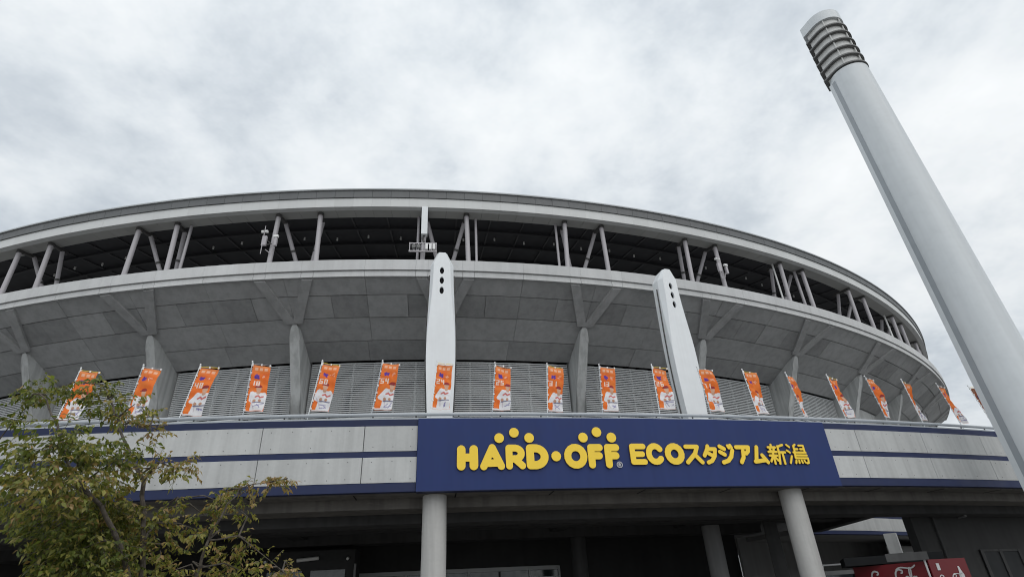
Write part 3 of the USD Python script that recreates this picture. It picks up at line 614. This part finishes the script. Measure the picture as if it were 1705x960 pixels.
    fill = fill0
    if num: fill(digits(num, .06, 1.01, .17), (.93, .80, .70), .92)
    return col, NU, NV
FLAGS = [(2.61, '', -0.05), (3.70, '', -0.11), (4.57, '48', 0.11), (5.60, '18', -0.17), (6.65, '60', 0.16), (7.69, '54', 0.22), (8.69, '24', 0.19), (9.76, '25', 0.22), (10.75, '31', 0.24), (11.78, '13', 0.25), (12.89, '26', 0.22), (13.95, '71', 0.06), (14.96, '', 0.09), (16.02, '', 0.02), (17.00, '', 0.15), (18.06, '', 0.11), (19.02, '', 0.27), (20.16, '', 0.10), (21.22, '', 0.11)]
FLAB = ['orange player flag mostly behind the tree, leftmost on the parapet', 'orange player flag partly behind the upper right twigs of the tree', 'orange player flag numbered 48, leftmost one clear of the tree',
        'orange player flag numbered 18 left of the second fin', 'orange player flag numbered 60 just right of the second fin', 'orange player flag numbered 54 left of the first pylon',
        'orange player flag numbered 24 in front of the first white pylon', 'orange player flag numbered 25 right of the first white pylon', 'orange player flag numbered 31 just left of the middle fin',
        'orange player flag numbered 13 just right of the middle fin', 'orange player flag numbered 26 just left of the second pylon', 'orange player flag numbered 71 overlapping the foot of the second pylon',
        'orange player flag between the second pylon and the next fin', 'orange player flag just right of the fin after the second pylon', 'slender orange flag above the right end of the blue sign',
        'slender orange flag just right of the sign end, below the narrow right fins', 'slender orange flag third from the floodlight tower', 'slender orange flag against the sky beside the stadium edge', 'dark folded flag against the sky next to the floodlight tower']
def flag(i, a, num, lat, label):
    r = random.Random(100 + i); base = pol(CD, RD - .26, a, 7.40)
    t = thing('nobori_flag', label, 'flag', base, group='orange player flags along the parapet')
    ztop = 9.67 + r.uniform(-.05, .05); th = rad(14 + r.uniform(-9, 9) + (24 if 12 < i < 18 else 0)); d = np.array([cos(th), sin(th), 0]); n = np.array([sin(th), -cos(th), 0])
    inw = -np.array([sin(rad(a)), -cos(rad(a)), 0]); lean = inw * .40 + np.array([cos(rad(a)), sin(rad(a)), 0]) * lat
    obj('pole', tube(base, np.array([base[0], base[1], ztop]) + lean, .014, n=8), [WHITE, RAIL][i % 2], t)
    P = lambda z: base + (lean * (z - 7.4) / 2.25) * [1, 1, 0] + [0, 0, z - 7.4]
    obj('pole_tip', tube(P(ztop), P(ztop + .05), .026, n=8), WHITEP, t)
    drop = r.uniform(.0, .09)
    obj('cross_bar', tubes([P(ztop - .06), P(ztop - .06) + d * .66 - [0, 0, drop]], .011, n=6), [YEL, STEEL][i % 2], t)
    col, NU, NV = paint_flag(num, r)
    if i == 18: col = col * .25 + .02
    U, Vv = np.meshgrid(np.linspace(0, .6, NU), np.linspace(0, 1.8, NV))
    ph, ph2, amp = r.uniform(0, 6), r.uniform(0, 6), r.uniform(.02, .075) * (1.3 if i > 12 else 1)
    free = (U / .6) * .8 + .2
    curl = (.07 if i > 12 else .10) * r.uniform(.3, 1.4) * free * np.sin(Vv * r.uniform(1.6, 2.6) + ph)
    off = amp * free * np.sin(U * 9 + Vv * 3.1 + ph2) + curl + .012 * np.sin(Vv * 17 + U * 5 + ph)
    sq = 1 - (.10 + .05 * np.sin(Vv * 2.2 + ph)) * (i > 11) - .03 * np.sin(Vv * 3 + ph2) ** 2
    z = ztop - .10 - (1.8 - Vv) - drop * U / .6 * (Vv / 1.8) + .01 * np.sin(U * 14 + ph) * (1.8 - Vv) / 1.8
    X = base[None, None] * [1, 1, 0] + d * (U * sq + .035)[..., None] + n * off[..., None] + lean * ((z - 7.4) / 2.25)[..., None]; X[..., 2] = z
    idx = np.arange(NU * NV).reshape(NV, NU); q = np.stack([idx[:-1, :-1], idx[:-1, 1:], idx[1:, 1:], idx[1:, :-1]], -1).reshape(-1, 4)
    c = obj('cloth', (X.reshape(-1, 3), q), CLOTH, t, smooth=True); primvar(c, 'print', col)
    for zz in np.linspace(ztop - .14, ztop - 1.85, 7): obj('loop', bx(P(zz) + d * .02 + n * .0, (.07, .04, .045), math.degrees(th)), WHITEP, t)
    for uu in (.03, .33, .62): obj('loop', bx(P(ztop - .07) + d * uu - [0, 0, drop * uu / .66], (.045, .04, .07), math.degrees(th)), WHITEP, t)
for i, ((a, num, lat), lab) in enumerate(zip(FLAGS, FLAB)): flag(i, a, num, lat, lab)

# ------------------------------------------------------------------ floodlight tower
DT = 29.0
tb = azpt(41.85, DT, 0); tt_ = azpt(40.82, DT + .3, 31.0)
def tax(z): return tb + (tt_ - tb) * (z / 31.0)
tw = thing('floodlight_tower', 'tall white floodlight tower with ringed lamp head at the right', 'floodlight tower', tb)
vdir = -tb[:2] / np.linalg.norm(tb[:2]); vl = np.array([vdir[1], -vdir[0]])          # towards the viewer; vl = to the viewer's left
if vl[0] > 0: vl = -vl
def tsec(r, n=48):
    """section: a round shaft with a flat-faced square rib on the viewer's left, set off by a strip in a painted shade tone"""
    s_ = Point(0, 0).buffer(r * 1.0, quad_segs=14)
    ax, pr = vl, vdir
    rib_ = Polygon([tuple(ax * r * x + pr * r * y) for x, y in ((.875, .60), (1.055, .50), (1.07, -.35), (.5, -.6), (.5, .3), (.875, .35))])
    return s_, rib_
def tower_shell(shape_of, z0, z1, n, mesh_r):
    secs = []
    for z in np.linspace(z0, z1, n):
        ring = np.array(shape_of(mesh_r(z)).exterior.coords)[:-1]; c = tax(z)
        secs.append(np.column_stack([ring + c[:2], np.full(len(ring), z)]))
    return loft(secs)
rz = lambda z: 1.09 - (z / 31.0) * .15
ZH = 26.25
obj('shaft', tower_shell(lambda r: tsec(r)[0], 0, ZH, 14, rz), TOWER, tw, smooth=25)
obj('shaft_rib', tower_shell(lambda r: tsec(r)[1], 0, ZH - .35, 14, rz), TOWER, tw)
def groove(r):
    return Polygon([tuple(vl * r * x + vdir * r * y) for x, y in ((.68, .755), (.89, .585), (.89, .2), (.5, .2))])
obj('shaft_groove', tower_shell(groove, 0, ZH - .35, 14, rz), TGROOVE_SHADE, tw)  # raised strip, its darker colour draws the shade of a groove
def headsec(r):
    s_ = Point(0, 0).buffer(r, quad_segs=12); ax, pr = vl, vdir
    return union_all([s_, Polygon([tuple(ax * r * .55 + pr * r * .84), tuple(ax * r * 1.12 + pr * r * .52), tuple(ax * r * 1.12 - pr * r * .40), tuple(ax * r * .5 - pr * r * .84)])]).buffer(0)
drum = tower_shell(lambda r: headsec(r * .86), ZH, 30.2, 3, rz); lh = obj('lamp_head', drum, DRUM, tw, smooth=30)
NR = 6
for k in range(NR):
    z = ZH + .10 + k * .645
    c = tax(z); r = rz(z)
    o = headsec(r * 1.05); hole = headsec(r * .84)
    m = extrude(o.difference(hole), .09); m.apply_translation((c[0], c[1], z)); obj('visor_ring', m, VISOR, lh)
    for b in range(6):
        an = b * 2 * PI / 6 + .95; p = np.array([c[0] + r * .93 * cos(an), c[1] + r * .93 * sin(an), z + .09])
        obj('strut', tube(p, p + [0, 0, .58], .035, n=6), DRUM, lh)
c = tax(30.6); m = extrude(headsec(rz(30.6) * 1.03), .68); m.apply_translation((c[0], c[1], ZH + .10 + NR * .645)); obj('cap', m, TOWER, lh, smooth=25)

# ------------------------------------------------------------------ equipment hung on the roof columns
def at_col(a, R, z): return np.array([*pol(CS, R, a), z])
def antenna(a, s_, label):
    o = at_col(a, 66.55, 20.0); t = thing('antenna_cluster', label, 'antenna', o); ex = np.array([cos(rad(a)), sin(rad(a)), 0]); n = np.array([sin(rad(a)), -cos(rad(a)), 0])
    obj('mast', tube(o + ex * s_ * .42 + [0, 0, -.75] + n * .2, o + ex * s_ * .42 + [0, 0, 1.1] + n * .2, .022, n=8), STEEL, t)
    for q in (-.10, .12): obj('drum_antenna', tube(o + ex * (s_ * .42 + q - .06) + [0, 0, .72] + n * .2, o + ex * (s_ * .42 + q + .06) + [0, 0, .72] + n * .2, .085, n=12), WHITEP, t)
    obj('panel_antenna', bx(o + ex * s_ * .36 + [0, 0, .12] + n * .15, (.24, .14, .62), a), STEEL, t)
    obj('panel_antenna', bx(o - ex * s_ * .26 + [0, 0, .05] + n * .1, (.14, .14, .5), a), STEEL, t)
    obj('relay_box', bx(o - ex * s_ * .24 + [0, 0, .42] + n * .12, (.26, .14, .14), a), WHITEP, t)
    obj('arm', tubes([o + ex * s_ * .42 + [0, 0, .3] + n * .2, o, o + ex * s_ * .42 + [0, 0, -.2] + n * .2], .025, n=6), BRACK, t)
    obj('brace', tubes([o - ex * s_ * .30 + [0, 0, .1], o + [0, 0, -.6], o + ex * s_ * .3 + [0, 0, -.35]], .022, n=6), STEEL, t)
antenna(.06, -1, 'grey antenna cluster with white drums on a column left of the first pylon')
antenna(23.95, -1, 'grey antenna cluster on a roof column right of the second pylon')
o = at_col(7.36, 66.75, 19.2); t = thing('lamp_rack', 'grey rack of small lamps under a long box above the first pylon', 'lamp rack', o); ex = np.array([cos(rad(7.36)), sin(rad(7.36)), 0]); n = np.array([sin(rad(7.36)), -cos(rad(7.36)), 0])
obj('long_box', bx(o + [0, 0, 2.0] + n * .05, (.34, .32, 1.9), 7.4), WHITE, t)
obj('neck', tubes([o + [0, 0, 1.08], o + [-.08, 0, .85], o + [.02, 0, .55]], .06), BRACK, t)
for z in (0., .52): obj('rail', bx(o + [-.05, 0, z], (1.55, .10, .06), 7.4), STEEL, t)
for x in np.linspace(-.76, .70, 7): obj('upright', bx(o + ex * (x - .02) + [0, 0, .26], (.05, .09, .46), 7.4), STEEL, t)
for x in (-.55, -.28): obj('round_lamp', tube(o + ex * x + [0, 0, .25] - n * .1, o + ex * x + [0, 0, .25] + n * .16, .115, n=14), VISOR, t)
for x in (.16, .36, .56): obj('lamp_unit', bx(o + ex * x + n * .06 + [0, 0, .26], (.13, .16, .36), 7.4), WHITEP, t)
def camera_unit(p, label):
    t = thing('security_camera', label, 'security camera', p)
    obj('housing', bx(p, (.2, .3, .17), 12), WHITEP, t); obj('mount', tube(p + [0, 0, -.08], p + [0, .12, -.36], .03), BRACK, t); obj('lens', tube(p + [-.02, -.14, 0], p + [-.03, -.19, 0], .055), BLACK, t)
camera_unit(at_col(1.02, 64.5, 19.7), 'small white camera on the rear column beside the antenna cluster')
camera_unit(at_col(16.0, 64.5, 19.6), 'small white camera on a rear column left of the second pylon')
camera_unit(at_col(11.9, 66.3, 18.62), 'small white camera on the rim right of the first pylon')
camera_unit(at_col(-6.5, 64.6, 19.7), 'small white camera on a rear column above the tree')

# ------------------------------------------------------------------ tree at the left
def build_tree():
    r = random.Random(11); nr = np.random.default_rng(5)
    base = azpt(-30.6, 9.0, 0); t = thing('broadleaf_tree', 'olive green and browning broadleaf tree in front of the deck at left', 'tree', base)
    def toward(px, py, d):
        """a point d metres away (along the ground) in the direction the photograph shows it"""
        v = (px - 852.5) / FPX * RT - (py - 480) / FPX * UP + F0; return np.array([0, 0, EYE]) + v * (d / math.hypot(v[0], v[1]))
    CL = [(64, 658, 32, .9, 0), (46, 668, 16, .6, 0), (92, 648, 16, .6, 0), (24, 698, 7, .5, 0), (158, 640, 22, .9, 0), (172, 668, 28, 1, 0), (225, 672, 20, .7, 1), (214, 700, 26, .9, 1), (257, 716, 20, .6, 2), (246, 690, 12, .5, 1),
          (79, 742, 50, 1.3, 0), (55, 760, 28, 1, 0), (130, 748, 40, 1.2, 0), (34, 798, 22, 1, 0), (16, 832, 14, .8, 0), (95, 800, 56, 1.5, 1), (158, 800, 44, 1.2, 1), (47, 833, 40, 1.2, 0), (119, 850, 60, 1.6, 0), (178, 833, 42, 1.2, 1),
          (178, 752, 28, .9, 0), (218, 752, 26, .8, 0), (250, 782, 26, .9, 1), (292, 778, 20, .7, 1), (312, 774, 13, .5, 2), (205, 780, 22, .7, 1), (270, 765, 14, .5, 2),
          (92, 885, 38, 1.1, 0), (138, 912, 56, 1.5, 0), (178, 896, 54, 1.4, 0), (112, 930, 32, 1.0, 0), (222, 862, 36, 1.1, 1), (262, 866, 34, 1, 1), (292, 835, 18, .6, 1), (272, 905, 34, 1.0, 1), (285, 950, 26, .9, 1), (322, 880, 18, .7, 1), (340, 857, 22, .7, 1),
          (376, 838, 28, .9, 1), (402, 850, 20, .7, 1), (388, 815, 12, .5, 1), (412, 812, 12, .4, 2), (435, 803, 12, .5, 2), (455, 799, 9, .45, 2), (474, 796, 7, .4, 2), (348, 892, 22, .7, 1), (388, 912, 20, .7, 1), (404, 895, 16, .5, 1),
          (356, 948, 32, 1, 1), (398, 948, 26, .9, 1), (435, 944, 22, .8, 1), (470, 950, 16, .6, 2), (482, 946, 9, .4, 2), (158, 950, 54, 1.4, 0), (206, 948, 46, 1.3, 1), 
          (150, 990, 50, 1.2, 0), (200, 990, 60, 1.3, 1), (300, 1000, 50, 1.1, 1), (390, 1000, 40, .9, 1), (300, 990, 30, .8, 1), ]
    V, F, T = [], [], []; twigs = []
    pal = [np.array([(.050, .072, .016), (.070, .092, .020), (.095, .110, .026), (.042, .058, .014), (.125, .125, .034)]),
           np.array([(.085, .098, .022), (.125, .128, .034), (.150, .142, .040), (.070, .085, .019), (.150, .110, .045)]),
           np.array([(.150, .120, .042), (.175, .120, .060), (.130, .105, .045), (.115, .115, .032), (.200, .165, .090)])]
    centres = []
    for px, py, rp, dens, tone in CL:
        d = 9.0 + r.uniform(-.9, .9) * min(1, rp / 35) + (.4 if py < 720 else 0); c = toward(px, py, d); rad_ = rp / FPX * d * (.88 if px < 200 else .78); centres.append((c, rad_, tone, py))
        ns = int(7 + rad_ * rad_ * (350 if px < 200 else 270) * dens)
        for s_ in range(ns):
            dirv = nr.normal(size=3); dirv /= np.linalg.norm(dirv); q = c + dirv * rad_ * (nr.random() ** .45) * [1, 1, .8]
            out = (dirv * [1, 1, .3] + nr.normal(size=3) * .45); out /= np.linalg.norm(out); L = nr.uniform(.12, .24); e = q + out * L + [0, 0, -.05]
            twigs.append((q, e)); side = np.cross(out, [0, 0, 1.]); side /= np.linalg.norm(side) + 1e-9
            nl = nr.integers(7, 11)
            for k in range(nl):
                f = (k + .4) / nl; b = q + (e - q) * f; sgn = 1 if k % 2 else -1
                ax = out * .55 + side * sgn * .75 + np.array([0, 0, -.55]) + nr.normal(size=3) * .28; ax /= np.linalg.norm(ax)
                w = np.cross(ax, nr.normal(size=3) * .5 + [0, 0, 1]); w /= np.linalg.norm(w); nn = np.cross(w, ax)
                l = nr.uniform(.048, .092); wd = l * nr.uniform(.23, .31); o = len(V)
                V += [b, b + ax * l * .45 + w * wd + nn * l * .07, b + ax * l * .45 - w * wd + nn * l * .07, b + ax * l * .48, b + ax * l - nn * l * .08 + [0, 0, -l * .12]]
                F += [[o, o + 3, o + 1], [o, o + 2, o + 3], [o + 1, o + 3, o + 4], [o + 3, o + 2, o + 4]]
                tn = tone if nr.random() < .8 else max(0, tone - 1) if nr.random() < .7 else min(2, tone + 1); cc = pal[tn][nr.integers(0, 5)] * nr.uniform(1.05, 2.2) * [1.1, 1.0, .95]; T += [cc] * 5
    # trunk, limbs and branches
    fork = toward(232, 1060, 9.0); fork[2] = 1.35
    tr = [tube(base, base + (fork - base) * .5, .13, .115, 14), tube(base + (fork - base) * .5, fork, .115, .10, 14)]
    obj('trunk', cat(tr), BARK, t, smooth=40)
    def limb(pts, r0, r1):
        pts = [np.array(p) for p in pts]; fine = []
        for i in range(len(pts) - 1):
            for f in np.linspace(0, 1, 5)[:-1]: fine.append(pts[i] + (pts[i + 1] - pts[i]) * f + nr.normal(size=3) * .012)
        fine.append(pts[-1]); rs = np.linspace(r0 * .72, r1 * .8, len(fine))
        return cat([tube(a, b, x, y, 8) for a, b, x, y in zip(fine[:-1], fine[1:], rs[:-1], rs[1:])]), fine
    nodes = []
    for pts, r0, r1 in (([fork, toward(240, 900, 9), toward(238, 800, 9.05), toward(220, 755, 9.1), toward(200, 715, 9.2), toward(188, 675, 9.3), toward(170, 640, 9.4)], .05, .009),
                        ([fork, toward(215, 950, 8.9), toward(180, 860, 8.8), toward(120, 790, 8.8), toward(95, 700, 8.9), toward(66, 655, 9)], .055, .009),
                        ([fork, toward(330, 960, 8.9), toward(345, 900, 8.8), toward(372, 850, 8.7), toward(400, 812, 8.7), toward(478, 796, 8.7)], .035, .005),
                        ([fork, toward(180, 980, 9.3), toward(90, 900, 9.5), toward(30, 800, 9.6), toward(-40, 760, 9.6)], .05, .01),
                        ([toward(238, 800, 9.05), toward(262, 775, 9.1), toward(310, 772, 9.2)], .018, .004), ([toward(345, 900, 8.8), toward(400, 890, 8.8), toward(470, 950, 8.8)], .016, .004),
                        ([toward(240, 900, 9), toward(262, 860, 9.2), toward(290, 830, 9.3)], .02, .005), ([toward(200, 715, 9.2), toward(215, 700, 9.3), toward(255, 715, 9.4)], .012, .004)):
        m, fine = limb(pts, r0, r1); obj('limb', m, BARK, t, smooth=40); nodes += fine
    nodes = np.array(nodes); br = []
    for c, rd_, tone, py in centres:
        k = np.argmin(np.linalg.norm(nodes - c, axis=1) + np.maximum(0, nodes[:, 2] - c[2]) * .8); a = nodes[k]; mid = (a + c) / 2 + nr.normal(size=3) * .06 + [0, 0, .05]
        br += [tube(a, mid, .012, .009, 6), tube(mid, c, .009, .005, 6)]
    obj('branches', cat(br), BARK, t, smooth=40)
    br = [tube(a, b, .0035, .002, 4) for a, b in twigs[::2]]
    obj('twigs', cat(br), BARK, t, kind='stuff')
    cr = obj('crown', (np.array(V), np.array(F)), LEAF, t, kind='stuff'); primvar(cr, 'tone', T)
build_tree()
